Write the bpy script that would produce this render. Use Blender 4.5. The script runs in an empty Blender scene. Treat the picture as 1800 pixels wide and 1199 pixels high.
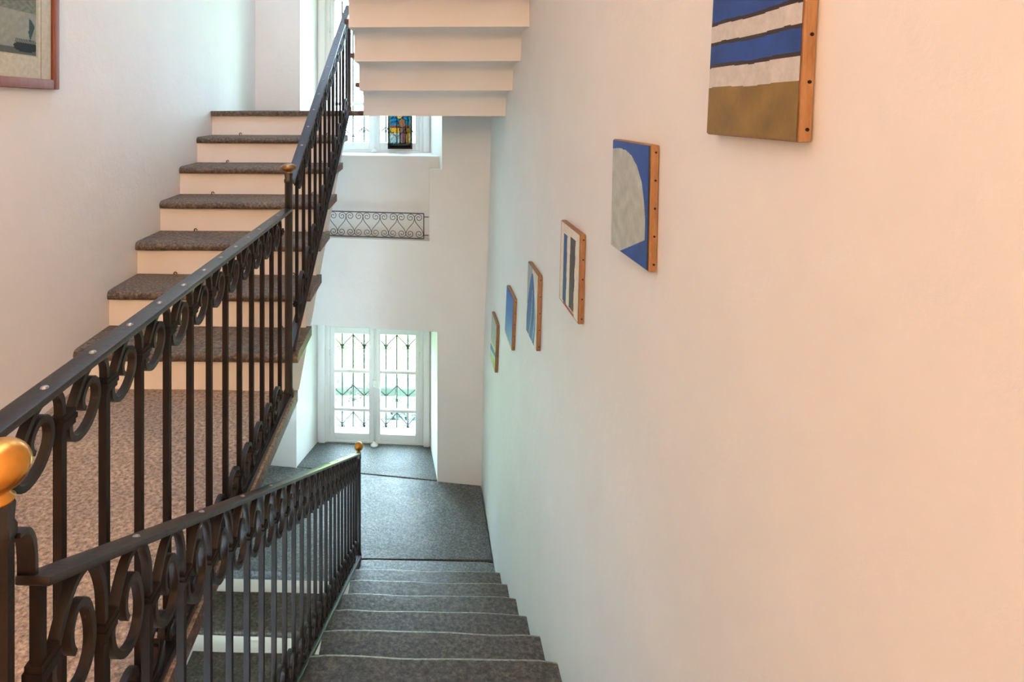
import bpy, bmesh, math, random
from math import sin, cos, pi, radians, sqrt, atan, hypot, exp
from mathutils import Vector, Matrix
random.seed(7)
S = bpy.context.scene
C = S.collection

# ---------------------------------------------------------------- camera, world, lights, exposure
cam_d = bpy.data.cameras.new('camera'); cam = bpy.data.objects.new('camera', cam_d); C.objects.link(cam)
cam.location = (0, 0, 0); cam.rotation_euler = (radians(90), 0, 0.0338)
cam_d.sensor_width = 36; cam_d.lens = 22.6
cam_d.shift_x = 0.1082; cam_d.shift_y = -0.2268
cam_d.clip_start = 0.02; cam_d.clip_end = 400
S.camera = cam

w = bpy.data.worlds.new('daylight'); S.world = w; w.use_nodes = True
bg = w.node_tree.nodes['Background']
bg.inputs[0].default_value = (0.60, 0.80, 0.97, 1); bg.inputs[1].default_value = 14.2

def area_light(name, loc, rot, sx, sy, power, col, portal=False):
    l = bpy.data.lights.new(name, 'AREA'); l.shape = 'RECTANGLE'; l.size = sx; l.size_y = sy
    l.energy = power; l.color = col
    if portal: l.cycles.is_portal = True
    o = bpy.data.objects.new(name, l); C.objects.link(o); o.location = loc; o.rotation_euler = rot
    return o
area_light('window_portal', (-0.45, 6.13, -2.55), (radians(-90), 0, 0), 0.84, 1.05, 1, (1, 1, 1), True)
area_light('window_portal', (-0.45, 6.13, 0.33), (radians(-90), 0, 0), 0.84, 1.5, 1, (1, 1, 1), True)
def lamp(name, loc, power, col, rad):
    l = bpy.data.lights.new(name, 'POINT'); l.energy = power; l.color = col; l.shadow_soft_size = rad
    o = bpy.data.objects.new(name, l); C.objects.link(o); o.location = loc; return o
lamp('hall_lamp', (0.16, -2.5, 1.2), 79, (1.0, 0.585, 0.315), 0.3)
area_light('stairwell_fill', (-0.93, 2.3, 3.25), (0, 0, 0), 0.9, 2.8, 25, (0.52, 0.68, 1.0))  # added cool fill light over the left flight; no skylight is built
area_light('upper_landing_fill', (-0.75, 5.25, 2.4), (radians(-78), 0, 0), 1.1, 1.2, 8, (0.52, 0.72, 1.0))  # added cool fill high above the upper landing, with no window behind it
lamp('lower_level_fill', (-0.9, 0.6, -3.2), 5, (1.0, 0.72, 0.42), 0.15)  # added warm fill for the lower level, no fitting modelled

vs = S.view_settings; vs.view_transform = 'Standard'; vs.look = 'None'; vs.gamma = 1; vs.use_curve_mapping = False
vs.exposure = 1.2
S.cycles.use_denoising = True
S.cycles.max_bounces = 14; S.cycles.diffuse_bounces = 8; S.cycles.transparent_max_bounces = 16
S.cycles.caustics_reflective = False; S.cycles.caustics_refractive = False

# ---------------------------------------------------------------- materials
def nodes(name):
    m = bpy.data.materials.new(name); m.use_nodes = True
    nt = m.node_tree; return m, nt, nt.nodes['Principled BSDF']
def noise(nt, scale, detail=6, rough=0.6, vec=None):
    n = nt.nodes.new('ShaderNodeTexNoise'); n.inputs['Scale'].default_value = scale
    n.inputs['Detail'].default_value = detail; n.inputs['Roughness'].default_value = rough
    if vec is None:
        g = nt.nodes.new('ShaderNodeNewGeometry'); nt.links.new(g.outputs['Position'], n.inputs['Vector'])
    else: nt.links.new(vec, n.inputs['Vector'])
    return n
def ramp(nt, src, stops):
    r = nt.nodes.new('ShaderNodeValToRGB'); e = r.color_ramp.elements
    while len(e) < len(stops): e.new(0.5)
    for i, (p, c) in enumerate(stops): e[i].position = p; e[i].color = (*c, 1)
    nt.links.new(src, r.inputs[0]); return r
def bump(nt, b, src, strength, dist):
    k = nt.nodes.new('ShaderNodeBump'); k.inputs['Strength'].default_value = strength; k.inputs['Distance'].default_value = dist
    nt.links.new(src, k.inputs['Height']); nt.links.new(k.outputs[0], b.inputs['Normal']); return k
def mixc(nt, a, b_, fac, mode='MIX'):
    m = nt.nodes.new('ShaderNodeMix'); m.data_type = 'RGBA'; m.blend_type = mode
    for v, i in ((a, 6), (b_, 7)):
        if hasattr(v, 'links') or hasattr(v, 'is_linked'): nt.links.new(v, m.inputs[i])
        else: m.inputs[i].default_value = (*v, 1)
    if isinstance(fac, (int, float)): m.inputs[0].default_value = fac
    else: nt.links.new(fac, m.inputs[0])
    return m.outputs[2]

def plaster(name, a, b_, bs=0.25):
    m, nt, b = nodes(name)
    n1 = noise(nt, 1.6, 5, 0.65); r = ramp(nt, n1.outputs[0], [(0.35, a), (0.65, b_)])
    nt.links.new(r.outputs[0], b.inputs['Base Color'])
    n2 = noise(nt, 26, 9, 0.62); n3 = noise(nt, 5, 3, 0.5)
    ad = nt.nodes.new('ShaderNodeMath'); ad.operation = 'MULTIPLY_ADD'; ad.inputs[1].default_value = 2.6
    nt.links.new(n3.outputs[0], ad.inputs[0]); nt.links.new(n2.outputs[0], ad.inputs[2])
    bump(nt, b, ad.outputs[0], bs * 0.6, 0.012)
    b.inputs['Roughness'].default_value = 0.72; return m
M = {}
M['plaster'] = plaster('white_plaster', (0.83, 0.82, 0.80), (0.87, 0.86, 0.845))
M['soffit'] = plaster('soffit_plaster', (0.80, 0.77, 0.73), (0.83, 0.81, 0.78), 0.15)
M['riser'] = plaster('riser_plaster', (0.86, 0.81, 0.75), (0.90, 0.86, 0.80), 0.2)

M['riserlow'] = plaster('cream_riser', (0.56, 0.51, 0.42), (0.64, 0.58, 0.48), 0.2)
def granite(name, dark, mid, light, rough, bstr=0.5, tint=None, sc=1.0):
    m, nt, b = nodes(name)
    n = noise(nt, 75 * sc, 12, 0.72)
    r = ramp(nt, n.outputs[0], [(0.36, dark), (0.5, mid), (0.66, light)])
    n2 = noise(nt, 2.3, 6, 0.6); n2.inputs['Distortion'].default_value = 1.2
    r2 = ramp(nt, n2.outputs[0], [(0.3, (0.72, 0.72, 0.74)), (0.7, (1.15, 1.08, 1.0))])
    col = mixc(nt, r.outputs[0], r2.outputs[0], 1.0, 'MULTIPLY')
    nt.links.new(col, b.inputs['Base Color'])
    r3 = ramp(nt, n.outputs[0], [(0.3, (rough + 0.12,) * 3), (0.7, (rough - 0.05,) * 3)])
    nt.links.new(r3.outputs[0], b.inputs['Roughness'])
    n4 = noise(nt, 38 * sc, 8, 0.7); n5 = noise(nt, 7, 4, 0.5)
    ad = nt.nodes.new('ShaderNodeMath'); ad.operation = 'MULTIPLY_ADD'; ad.inputs[1].default_value = 1.8
    nt.links.new(n5.outputs[0], ad.inputs[0]); nt.links.new(n4.outputs[0], ad.inputs[2])
    bump(nt, b, ad.outputs[0], bstr, 0.01)
    return m
M['floor'] = granite('landing_granite', (0.12, 0.088, 0.063), (0.36, 0.265, 0.185), (0.64, 0.49, 0.36), 0.62, 0.2)
M['lowfloor'] = granite('lower_granite', (0.045, 0.055, 0.058), (0.13, 0.145, 0.15), (0.29, 0.31, 0.31), 0.40, 0.6)
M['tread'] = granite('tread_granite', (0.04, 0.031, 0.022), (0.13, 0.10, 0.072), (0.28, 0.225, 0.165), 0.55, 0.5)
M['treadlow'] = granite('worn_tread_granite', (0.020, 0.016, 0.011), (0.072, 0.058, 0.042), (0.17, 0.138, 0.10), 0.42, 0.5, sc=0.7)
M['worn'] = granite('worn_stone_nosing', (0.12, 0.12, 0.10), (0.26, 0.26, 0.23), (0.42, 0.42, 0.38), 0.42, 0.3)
M['edge'] = granite('reddish_stone_edge', (0.04, 0.022, 0.018), (0.13, 0.075, 0.06), (0.28, 0.2, 0.18), 0.42, 0.4)

def metal(name, col, rough, metallic=0.0, bstr=0.2, rust=True):
    m, nt, b = nodes(name)
    if rust:
        n = noise(nt, 14, 6, 0.65); r = ramp(nt, n.outputs[0], [(0.45, col), (0.75, (col[0] * 2.0, col[1] * 1.35, col[2] * 1.0))])
        nt.links.new(r.outputs[0], b.inputs['Base Color'])
    else: b.inputs['Base Color'].default_value = (*col, 1)
    n2 = noise(nt, 60, 5, 0.6); bump(nt, b, n2.outputs[0], bstr, 0.004)
    b.inputs['Roughness'].default_value = rough; b.inputs['Metallic'].default_value = metallic
    return m
M['iron'] = metal('wrought_iron', (0.015, 0.0128, 0.0115), 0.36, 0.0)
M['scroll'] = metal('iron_scroll', (0.015, 0.0125, 0.011), 0.48, 0.0)
M['scroll'].node_tree.nodes['Principled BSDF'].inputs['Specular IOR Level'].default_value = 0.3
M['bar'] = metal('rough_iron_bar', (0.013, 0.011, 0.010), 0.60, 0.0)
M['bar'].node_tree.nodes['Principled BSDF'].inputs['Specular IOR Level'].default_value = 0.15
M['grille'] = metal('painted_grille', (0.006, 0.013, 0.014), 0.5, 0.0)
M['brass'] = metal('polished_brass', (0.66, 0.30, 0.055), 0.30, 0.85, 0.08, False)
M['dullbrass'] = metal('dull_bronze', (0.30, 0.17, 0.07), 0.35, 0.85, 0.15, False)
M['paint'] = metal('white_joinery_paint', (0.80, 0.81, 0.80), 0.35, 0.0, 0.05, False)
M['wood'] = None
def wood(name, a, b_, sc=9):
    m, nt, b = nodes(name)
    tc = nt.nodes.new('ShaderNodeTexCoord'); mp = nt.nodes.new('ShaderNodeMapping'); mp.inputs['Scale'].default_value = (12, 12, 2.2)
    nt.links.new(tc.outputs['Object'], mp.inputs[0])
    n = noise(nt, sc, 8, 0.7, mp.outputs[0]); r = ramp(nt, n.outputs[0], [(0.3, a), (0.7, b_)])
    nt.links.new(r.outputs[0], b.inputs['Base Color']); b.inputs['Roughness'].default_value = 0.6
    bump(nt, b, n.outputs[0], 0.2, 0.003); return m
M['wood'] = wood('pine_stretcher', (0.24, 0.115, 0.045), (0.42, 0.235, 0.11))
M['redwood'] = wood('reddish_moulding', (0.22, 0.06, 0.035), (0.34, 0.11, 0.06), 4)
M['tack'] = metal('dark_tack', (0.02, 0.015, 0.012), 0.4, 0.6, 0.05, False)

def attr_mat(name, rough=0.6, trans=False):
    m, nt, b = nodes(name)
    a = nt.nodes.new('ShaderNodeVertexColor'); a.layer_name = 'design'
    n = noise(nt, 45, 6, 0.7); r = ramp(nt, n.outputs[0], [(0.3, (0.82, 0.82, 0.82)), (0.7, (1.08, 1.08, 1.08))])
    col = mixc(nt, a.outputs[0], r.outputs[0], 1.0, 'MULTIPLY')
    nt.links.new(col, b.inputs['Base Color']); b.inputs['Roughness'].default_value = rough
    bump(nt, b, n.outputs[0], 0.15, 0.003)
    if trans:
        tr = nt.nodes.new('ShaderNodeBsdfTranslucent'); tp = nt.nodes.new('ShaderNodeBsdfTransparent')
        nt.links.new(col, tr.inputs[0])
        dk = mixc(nt, col, (0.075, 0.075, 0.075), 1.0, 'MULTIPLY'); nt.links.new(dk, tp.inputs[0]); nt.links.new(dk, tr.inputs[0])
        mx = nt.nodes.new('ShaderNodeMixShader'); mx.inputs[0].default_value = 0.5
        nt.links.new(tr.outputs[0], mx.inputs[1]); nt.links.new(tp.outputs[0], mx.inputs[2])
        nt.links.new(mx.outputs[0], nt.nodes['Material Output'].inputs[0])
    return m
M['canvas'] = attr_mat('painted_canvas', 0.55)
M['print'] = attr_mat('printed_paper', 0.7)
M['stained'] = attr_mat('stained_glass', 0.3, True)
def glass(name, fac=0.06):
    m, nt, b = nodes(name)
    tp = nt.nodes.new('ShaderNodeBsdfTransparent'); gl = nt.nodes.new('ShaderNodeBsdfGlossy'); gl.inputs['Roughness'].default_value = 0.03
    tp.inputs[0].default_value = (0.97, 0.99, 0.98, 1)
    lw = nt.nodes.new('ShaderNodeLayerWeight'); lw.inputs[0].default_value = 0.05
    mx = nt.nodes.new('ShaderNodeMixShader'); nt.links.new(lw.outputs['Fresnel'], mx.inputs[0])
    nt.links.new(tp.outputs[0], mx.inputs[1]); nt.links.new(gl.outputs[0], mx.inputs[2])
    nt.links.new(mx.outputs[0], nt.nodes['Material Output'].inputs[0]); return m
M['glass'] = glass('window_glass')
def plain(name, col, rough=0.6):
    m, nt, b = nodes(name)
    n = noise(nt, 6, 5, 0.6); r = ramp(nt, n.outputs[0], [(0.3, tuple(c * 0.8 for c in col)), (0.7, tuple(min(1, c * 1.15) for c in col))])
    nt.links.new(r.outputs[0], b.inputs['Base Color']); b.inputs['Roughness'].default_value = rough; return m
M['gravel'] = plain('sunny_lawn', (0.42, 0.62, 0.12)); M['outwall'] = plain('white_outer_wall', (0.75, 0.74, 0.72))
M['coping'] = plain('dark_coping', (0.022, 0.03, 0.032)); M['leaf'] = plain('glossy_leaf', (0.007, 0.026, 0.012), 0.45)
M['leaf2'] = plain('young_leaf', (0.022, 0.042, 0.007), 0.45); M['vine'] = plain('vine_leaf', (0.035, 0.018, 0.016)); M['stem'] = plain('brown_stem', (0.06, 0.04, 0.025))
M['olive'] = plain('olive_foliage', (0.018, 0.024, 0.006))

# ---------------------------------------------------------------- helpers
def tag(o, label=None, cat=None, group=None, kind=None):
    if label: o['label'] = label
    if cat: o['category'] = cat
    if group: o['group'] = group
    if kind: o['kind'] = kind
    return o
def empty(name, loc=(0, 0, 0)):
    o = bpy.data.objects.new(name, None); o.empty_display_size = 0.1; o.location = loc; C.objects.link(o); return o
def link(name, bm_or_me, mat, parent=None, smooth=False, loc=None, angle=None):
    if isinstance(bm_or_me, bmesh.types.BMesh):
        me = bpy.data.meshes.new(name); bmesh.ops.recalc_face_normals(bm_or_me, faces=bm_or_me.faces)
        bm_or_me.to_mesh(me); bm_or_me.free()
        if smooth:
            for p in me.polygons: p.use_smooth = True
        if angle is not None:
            for p in me.polygons: p.use_smooth = True
            me.set_sharp_from_angle(angle=radians(angle))
        me.materials.append(mat)
    else: me = bm_or_me
    o = bpy.data.objects.new(name, me); C.objects.link(o)
    if parent: o.parent = parent
    if loc: o.location = loc
    return o
def BM(): return bmesh.new()
def box(bm, x0, x1, y0, y1, z0, z1, f=None):
    vs_ = []
    for z in (z0, z1):
        for (x, y) in ((x0, y0), (x1, y0), (x1, y1), (x0, y1)):
            p = (x, y, z); vs_.append(bm.verts.new(f(*p) if f else p))
    for q in ((0, 3, 2, 1), (4, 5, 6, 7), (0, 1, 5, 4), (1, 2, 6, 5), (2, 3, 7, 6), (3, 0, 4, 7)):
        bm.faces.new([vs_[i] for i in q])
    return vs_
def bevel(bm, w_=0.004, seg=2):
    bmesh.ops.bevel(bm, geom=list(bm.edges), offset=w_, segments=seg, profile=0.6, affect='EDGES'); return bm
def prism(bm, pts, x0, x1):
    """polygon pts in (y,z), extruded along x"""
    a = [bm.verts.new((x0, y, z)) for y, z in pts]; b = [bm.verts.new((x1, y, z)) for y, z in pts]
    n = len(pts)
    bm.faces.new(a); bm.faces.new(b[::-1])
    for i in range(n): bm.faces.new((a[i], b[i], b[(i + 1) % n], a[(i + 1) % n]))
def catmull(pts, n):
    out = []
    P = [pts[0]] + list(pts) + [pts[-1]]
    for i in range(1, len(P) - 2):
        for k in range(n):
            t = k / n
            out.append(tuple(0.5 * (2 * P[i][d] + (P[i + 1][d] - P[i - 1][d]) * t + (2 * P[i - 1][d] - 5 * P[i][d] + 4 * P[i + 1][d] - P[i + 2][d]) * t * t
                       + (-P[i - 1][d] + 3 * P[i][d] - 3 * P[i + 1][d] + P[i + 2][d]) * t ** 3) for d in range(len(P[0]))))
    out.append(tuple(pts[-1])); return out
def sweep2(bm, path, wx, th, taper=None):
    """rectangular bar along a path in the (y,z) plane; wx = width across, th = thickness in the plane"""
    rings = []
    n = len(path)
    for i, (y, z) in enumerate(path):
        a = path[max(i - 1, 0)]; b = path[min(i + 1, n - 1)]
        dy, dz = b[0] - a[0], b[1] - a[1]; L = hypot(dy, dz) or 1; ny, nz = -dz / L, dy / L
        k = taper(i / (n - 1)) if taper else 1
        h = th / 2 * k; wv = wx / 2
        rings.append([bm.verts.new(p) for p in ((-wv, y + ny * h, z + nz * h), (wv, y + ny * h, z + nz * h), (wv, y - ny * h, z - nz * h), (-wv, y - ny * h, z - nz * h))])
    for i in range(n - 1):
        for j in range(4): bm.faces.new((rings[i][j], rings[i][(j + 1) % 4], rings[i + 1][(j + 1) % 4], rings[i + 1][j]))
    bm.faces.new(rings[0][::-1]); bm.faces.new(rings[-1])
def tube(bm, path, r, seg=6):
    rings = []; n = len(path); path = [Vector(p) for p in path]
    for i, p in enumerate(path):
        d = (path[min(i + 1, n - 1)] - path[max(i - 1, 0)]).normalized()
        u = d.cross(Vector((0.13, 0.98, 0.11))); u = u.normalized() if u.length > 1e-3 else Vector((1, 0, 0)); v = d.cross(u)
        rr = r(i / (n - 1)) if callable(r) else r
        rings.append([bm.verts.new(p + (u * cos(2 * pi * k / seg) + v * sin(2 * pi * k / seg)) * rr) for k in range(seg)])
    for i in range(n - 1):
        for j in range(seg): bm.faces.new((rings[i][j], rings[i][(j + 1) % seg], rings[i + 1][(j + 1) % seg], rings[i + 1][j]))
    bm.faces.new(rings[0][::-1]); bm.faces.new(rings[-1])
def lathe(bm, prof, seg=20, loc=(0, 0, 0)):
    rings = []
    for r, z in prof:
        rings.append([bm.verts.new((loc[0] + r * cos(2 * pi * k / seg), loc[1] + r * sin(2 * pi * k / seg), loc[2] + z)) for k in range(seg)])
    for i in range(len(rings) - 1):
        for j in range(seg): bm.faces.new((rings[i][j], rings[i][(j + 1) % seg], rings[i + 1][(j + 1) % seg], rings[i + 1][j]))
    bm.faces.new(rings[0][::-1]); bm.faces.new(rings[-1])

# ---------------------------------------------------------------- dimensions (z = 0 is eye height)
E_ = 1.187; RL = 0.1674; Y1 = 2.654; TL = 0.2945; XL = -1.475; XT = -0.521
R2 = 0.1762; Y0 = 0.756; T2 = 0.337; XLl = -0.428
ZF = -E_; ZU = -E_ + 7 * RL; ZD = -E_ - 11 * R2
YL = 4.31; TLO = 0.2805; ZB = ZD - 9 * R2
TOP = 3.3
def yw(u, d=0.0): return 5.415 - 0.135 * u + d            # face of the back wall
def yp(u, d=0.0): return 6.01 - 0.04 * u + d              # plane of the windows
WR = [(-5.2, 0.487), (-3.2, 0.487), (-2.4, 0.493), (-1.9, 0.506), (-1.5, 0.522), (-1.1, 0.54), (-0.5, 0.556), (0.0, 0.566), (0.35, 0.585), (0.7, 0.59), (TOP, 0.59)]
def xw(z):
    for (z0, a), (z1, b) in zip(WR, WR[1:]):
        if z <= z1: return a + (b - a) * (z - z0) / (z1 - z0)
    return WR[-1][1]

# ---------------------------------------------------------------- the room shell
bm = BM()
zs = [z for z, _ in WR]; fine = []
for a, b in zip(zs, zs[1:]):
    n = max(1, int((b - a) / 0.2)); fine += [a + (b - a) * i / n for i in range(n)]
fine.append(TOP)
sm = [(xw(z - 0.15) + 2 * xw(z) + xw(z + 0.15)) / 4 if -4.9 < z < 3.1 else xw(z) for z in fine]
ring_pts = [(x, z) for x, z in zip(sm, fine)] + [(0.95, TOP), (0.95, -5.2)]
for yy in (-3.4, 5.9):
    pass
A = [bm.verts.new((x, -3.4, z)) for x, z in ring_pts]; B = [bm.verts.new((x, 5.9, z)) for x, z in ring_pts]
n = len(A)
for i in range(n): bm.faces.new((A[i], B[i], B[(i + 1) % n], A[(i + 1) % n]))
bm.faces.new(A); bm.faces.new(B[::-1])
tag(link('wall_right', bm, M['plaster'], angle=20), kind='structure')
bm = BM(); box(bm, XL - 0.35, XL, -3.4, 6.2, -5.2, TOP); tag(link('wall_left', bm, M['plaster']), kind='structure')
bm = BM(); box(bm, XL - 0.35, 0.95, -3.7, -3.4, -5.2, TOP); tag(link('wall_front', bm, M['plaster']), kind='structure')
bm = BM(); box(bm, XL - 0.35, 0.95, -3.7, 6.6, TOP, TOP + 0.25); tag(link('ceiling', bm, M['plaster']), kind='structure')

# back wall with its two splayed window recesses
bm = BM()
def Q(*p): bm.faces.new([bm.verts.new(v) for v in p])
def F(u, z): return (u, yw(u), z)          # on the face
def G(u, z): return (u, yp(u, -0.06), z)   # in the plane behind, where the windows stand
def H(u, z): return (u, yp(u, 0.42), z)    # outer face
ul, ur, zl = -1.10, 0.121, -1.872          # lower opening
vl, vr, vr2, v0, v1, v2 = -1.068, 0.16, 0.055, -1.112, -0.507, 1.35
X0, X1 = XL - 0.02, 0.62
def R_(fn, a, b, z0, z1): Q(fn(a, z0), fn(b, z0), fn(b, z1), fn(a, z1))
R_(F, X0, X1, -5.2, ZD); R_(F, X0, ul, ZD, zl); R_(F, ur, X1, ZD, zl); R_(F, X0, X1, zl, v0)
R_(F, X0, vl, v0, v2); R_(F, vr2, X1, v0, v1); R_(F, vr, X1, v1, v2); R_(F, X0, X1, v2, TOP)
gl, gr = -0.985, 0.068                     # recess outline at the window plane
# lower reveals
Q(F(ul, ZD), G(gl, ZD), G(gl, zl), F(ul, zl)); Q(F(ur, ZD), G(gr, ZD), G(gr, zl), F(ur, zl)); Q(F(ul, zl), G(gl, zl), G(gr, zl), F(ur, zl))
# upper reveals, apron and sill
AP = 0.12
def Af(u, z): return (u, yw(u, AP), z)
zs_ = -0.408
Q(F(vl, v0), F(vr2, v0), Af(vr2, v0), Af(vl, v0)); R_(Af, vl, vr2, v0, v1); Q(F(vr2, v0), F(vr2, v1), Af(vr2, v1), Af(vr2, v0))
ja = vr + (gr - vr) * AP / 0.6; jb = vl + (gl - vl) * AP / 0.6
Q(F(vr2, v1), F(vr, v1), Af(ja, v1), Af(vr2, v1))
Q(Af(vl, v1), Af(ja, v1), Af(ja, zs_), Af(vl, zs_))
Q(F(vl, v0), Af(vl, v0), Af(vl, zs_), F(vl, zs_)); Q(F(vl, zs_), Af(vl, zs_), Af(jb, zs_))
Q(Af(vl, zs_), Af(ja, zs_), G(gr, zs_), G(gl, zs_))
Q(F(vr, v1), Af(ja, v1), Af(ja, v2), F(vr, v2)); Q(Af(ja, zs_), G(gr, zs_), G(gr, v2), Af(ja, v2))
Q(F(vl, zs_), Af(jb, zs_), Af(jb, v2), F(vl, v2)); Q(Af(jb, zs_), G(gl, zs_), G(gl, v2), Af(jb, v2))
Q(F(vl, v2), Af(jb, v2), Af(ja, v2), F(vr, v2)); Q(Af(jb, v2), G(gl, v2), G(gr, v2), Af(ja, v2))
# outer shell
hl, hr = -0.90, 0.0
for (z0, z1) in ((ZD, -2.0), (zs_, 1.12)):
    Q(G(hl, z0), H(hl, z0), H(hl, z1), G(hl, z1)); Q(G(hr, z0), H(hr, z0), H(hr, z1), G(hr, z1))
    Q(G(hl, z0), H(hl, z0), H(hr, z0), G(hr, z0)); Q(G(hl, z1), H(hl, z1), H(hr, z1), G(hr, z1))
Ox0, Ox1 = XL - 0.35, 0.95
R_(H, Ox0, hl, -5.2, TOP); R_(H, hr, Ox1, -5.2, TOP); R_(H, hl, hr, -5.2, ZD); R_(H, hl, hr, -2.0, zs_); R_(H, hl, hr, 1.12, TOP)
Q(G(gl, -2.0), G(gr, -2.0), G(gr, zl), G(gl, zl)); Q(G(gl, 1.12), G(gr, 1.12), G(gr, v2), G(gl, v2))
for z0, z1 in ((ZD, -2.0), (zs_, 1.12)):
    Q(G(gl, z0), G(hl, z0), G(hl, z1), G(gl, z1)); Q(G(hr, z0), G(gr, z0), G(gr, z1), G(hr, z1))
bmesh.ops.remove_doubles(bm, verts=bm.verts, dist=0.0005)
tag(link('wall_back', bm, M['plaster']), kind='structure')

# ---------------------------------------------------------------- floors
def slab_poly(bm, pts, z0, z1):
    a = [bm.verts.new((x, y, z0)) for x, y in pts]; b = [bm.verts.new((x, y, z1)) for x, y in pts]
    bm.faces.new(a[::-1]); bm.faces.new(b); n = len(pts)
    for i in range(n): bm.faces.new((a[i], a[(i + 1) % n], b[(i + 1) % n], b[i]))
def side_mat(o, mat, sx=1):
    o.data.materials.append(mat)
    for p in o.data.polygons:
        if p.normal.x * sx > 0.6: p.material_index = 1
    return o
def stone_slab(parent, pts, z1, th, mat, name='stone_slab', bv=0.006):
    bm = BM(); slab_poly(bm, pts, z1 - th, z1); bevel(bm, bv, 2); return link(name, bm, mat, parent, angle=50)
XE = -0.527
f1 = empty('floor', (-1.0, 1.3, ZF)); f1['kind'] = 'structure'
def at(parent, o): o.location = tuple(-v for v in parent.location); return o
for y0, y1 in ((1.02, 2.70),):
    side_mat(at(f1, stone_slab(f1, [(XL, y0), (XE, y0), (XE, y1), (XL, y1)], ZF, 0.05, M['floor'])), M['edge'])
at(f1, stone_slab(f1, [(XL, -3.4), (0.56, -3.4), (0.56, Y0), (XE, Y0), (XE, 1.016), (XL, 1.016)], ZF, 0.05, M['floor']))
bm = BM(); slab_poly(bm, [(XL, -3.4), (0.54, -3.4), (0.54, Y0 - 0.04), (-0.575, Y0 - 0.04), (-0.575, 2.78), (XL, 2.78)], ZF - 0.15, ZF - 0.05)
at(f1, link('slab_underside', bm, M['soffit'], f1))
f2 = empty('floor', (-0.5, 5.0, ZD)); f2['kind'] = 'structure'
at(f2, stone_slab(f2, [(XL, YL), (XLl - 0.02, YL), (XLl - 0.02, Y0 + 11 * T2 + 0.003), (0.48, Y0 + 11 * T2 + 0.003), (0.48, yw(0.48) + 0.003), (XL, yw(XL) + 0.003)], ZD, 0.06, M['lowfloor'], bv=0.008))
at(f2, stone_slab(f2, [(ul - 0.0, yw(ul) + 0.008), (ur, yw(ur) + 0.008), (gr + 0.01, yp(gr) + 0.06), (gl - 0.01, yp(gl) + 0.06)], ZD + 0.006, 0.06, M['lowfloor'], bv=0.008))
bm = BM(); slab_poly(bm, [(XL, YL + 0.05), (-0.47, YL + 0.05), (-0.47, 4.46), (0.48, 4.46), (0.48, 5.5), (XL, 5.7)], ZD - 0.2, ZD - 0.06)
at(f2, link('slab_underside', bm, M['soffit'], f2))
f3 = empty('floor', (-0.5, 5.0, ZU)); f3['kind'] = 'structure'
YU = Y1 + 6 * TL
at(f3, stone_slab(f3, [(XL, YU), (XT + 0.09, YU), (XT + 0.09, YU + 0.035), (0.555, YU + 0.035), (0.555, yw(0.555) + 0.002), (XL, yw(XL) + 0.002)], ZU, 0.035, M['tread'], bv=0.006))
bm = BM(); box(bm, XL - 0.3, 0.9, 0.0, 6.2, ZB - 0.2, ZB); tag(link('floor', bm, M['lowfloor']), kind='structure')

# ---------------------------------------------------------------- stair flights
def tread_mesh(x0, x1, yn, yb, z, th, mat, parent, wob=0.004, worn=False):
    """tread slab: front nosing at yn (towards yb is the back), rounded nosing, slightly uneven"""
    bm = BM(); N = 14
    s = 1 if yb > yn else -1
    prof = [(yb, z - th), (yb, z), (yn + s * (0.035 if not worn else 0.023), z), (yn + s * 0.014, z - 0.0025), (yn + s * 0.004, z - 0.010), (yn, z - 0.022), (yn + s * 0.003, z - th + 0.006), (yn + s * 0.010, z - th)]
    ph = random.random() * 9
    rings = []
    for i in range(N + 1):
        t = i / N; x = x0 + (x1 - x0) * t
        e = 0.012 if i in (0, N) else 0
        r = []
        for (y, zz) in prof:
            dy = wob * (sin(ph + t * 7) + 0.6 * sin(ph * 2 + t * 17)) if abs(y - yn) < 0.06 else 0
            dz = -0.6 * wob * (sin(t * pi) + 0.5 * sin(ph + 11 * t)) if (zz > z - 0.02 and abs(y - yn) < 0.06) else 0
            r.append(bm.verts.new((x, y + dy + (s * e * 0.7 if abs(y - yn) < 0.06 else 0), zz + dz)))
        rings.append(r)
    K = len(prof)
    for i in range(N):
        for j in range(K):
            fc = bm.faces.new((rings[i][j], rings[i][(j + 1) % K], rings[i + 1][(j + 1) % K], rings[i + 1][j]))
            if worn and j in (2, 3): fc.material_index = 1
    bm.faces.new(rings[0]); bm.faces.new(rings[-1][::-1])
    o = link('tread', bm, mat, parent, angle=55)
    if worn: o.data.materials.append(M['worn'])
    return o
def riser_mesh(x0, x1, y, z0, z1, parent, mat, th=0.02):
    bm = BM(); N = 8; ph = random.random() * 6; rows = []
    for zz in (z0, (z0 + z1) / 2, z1):
        rows.append([bm.verts.new((x0 + (x1 - x0) * i / N, y + 0.0025 * sin(ph + i * 1.1 + zz * 9), zz)) for i in range(N + 1)])
    back = [[bm.verts.new((x0 + (x1 - x0) * i / N, y + th, zz)) for i in range(N + 1)] for zz in (z0, z1)]
    for a, b in ((rows[0], rows[1]), (rows[1], rows[2]), (rows[2], back[1]), (back[1], back[0]), (back[0], rows[0])):
        for i in range(N): bm.faces.new((a[i], a[i + 1], b[i + 1], b[i]))
    bm.faces.new((rows[0][0], rows[1][0], rows[2][0], back[1][0], back[0][0])); bm.faces.new((rows[0][-1], back[0][-1], back[1][-1], rows[2][-1], rows[1][-1]))
    return link('riser', bm, mat, parent, angle=50)

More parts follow.
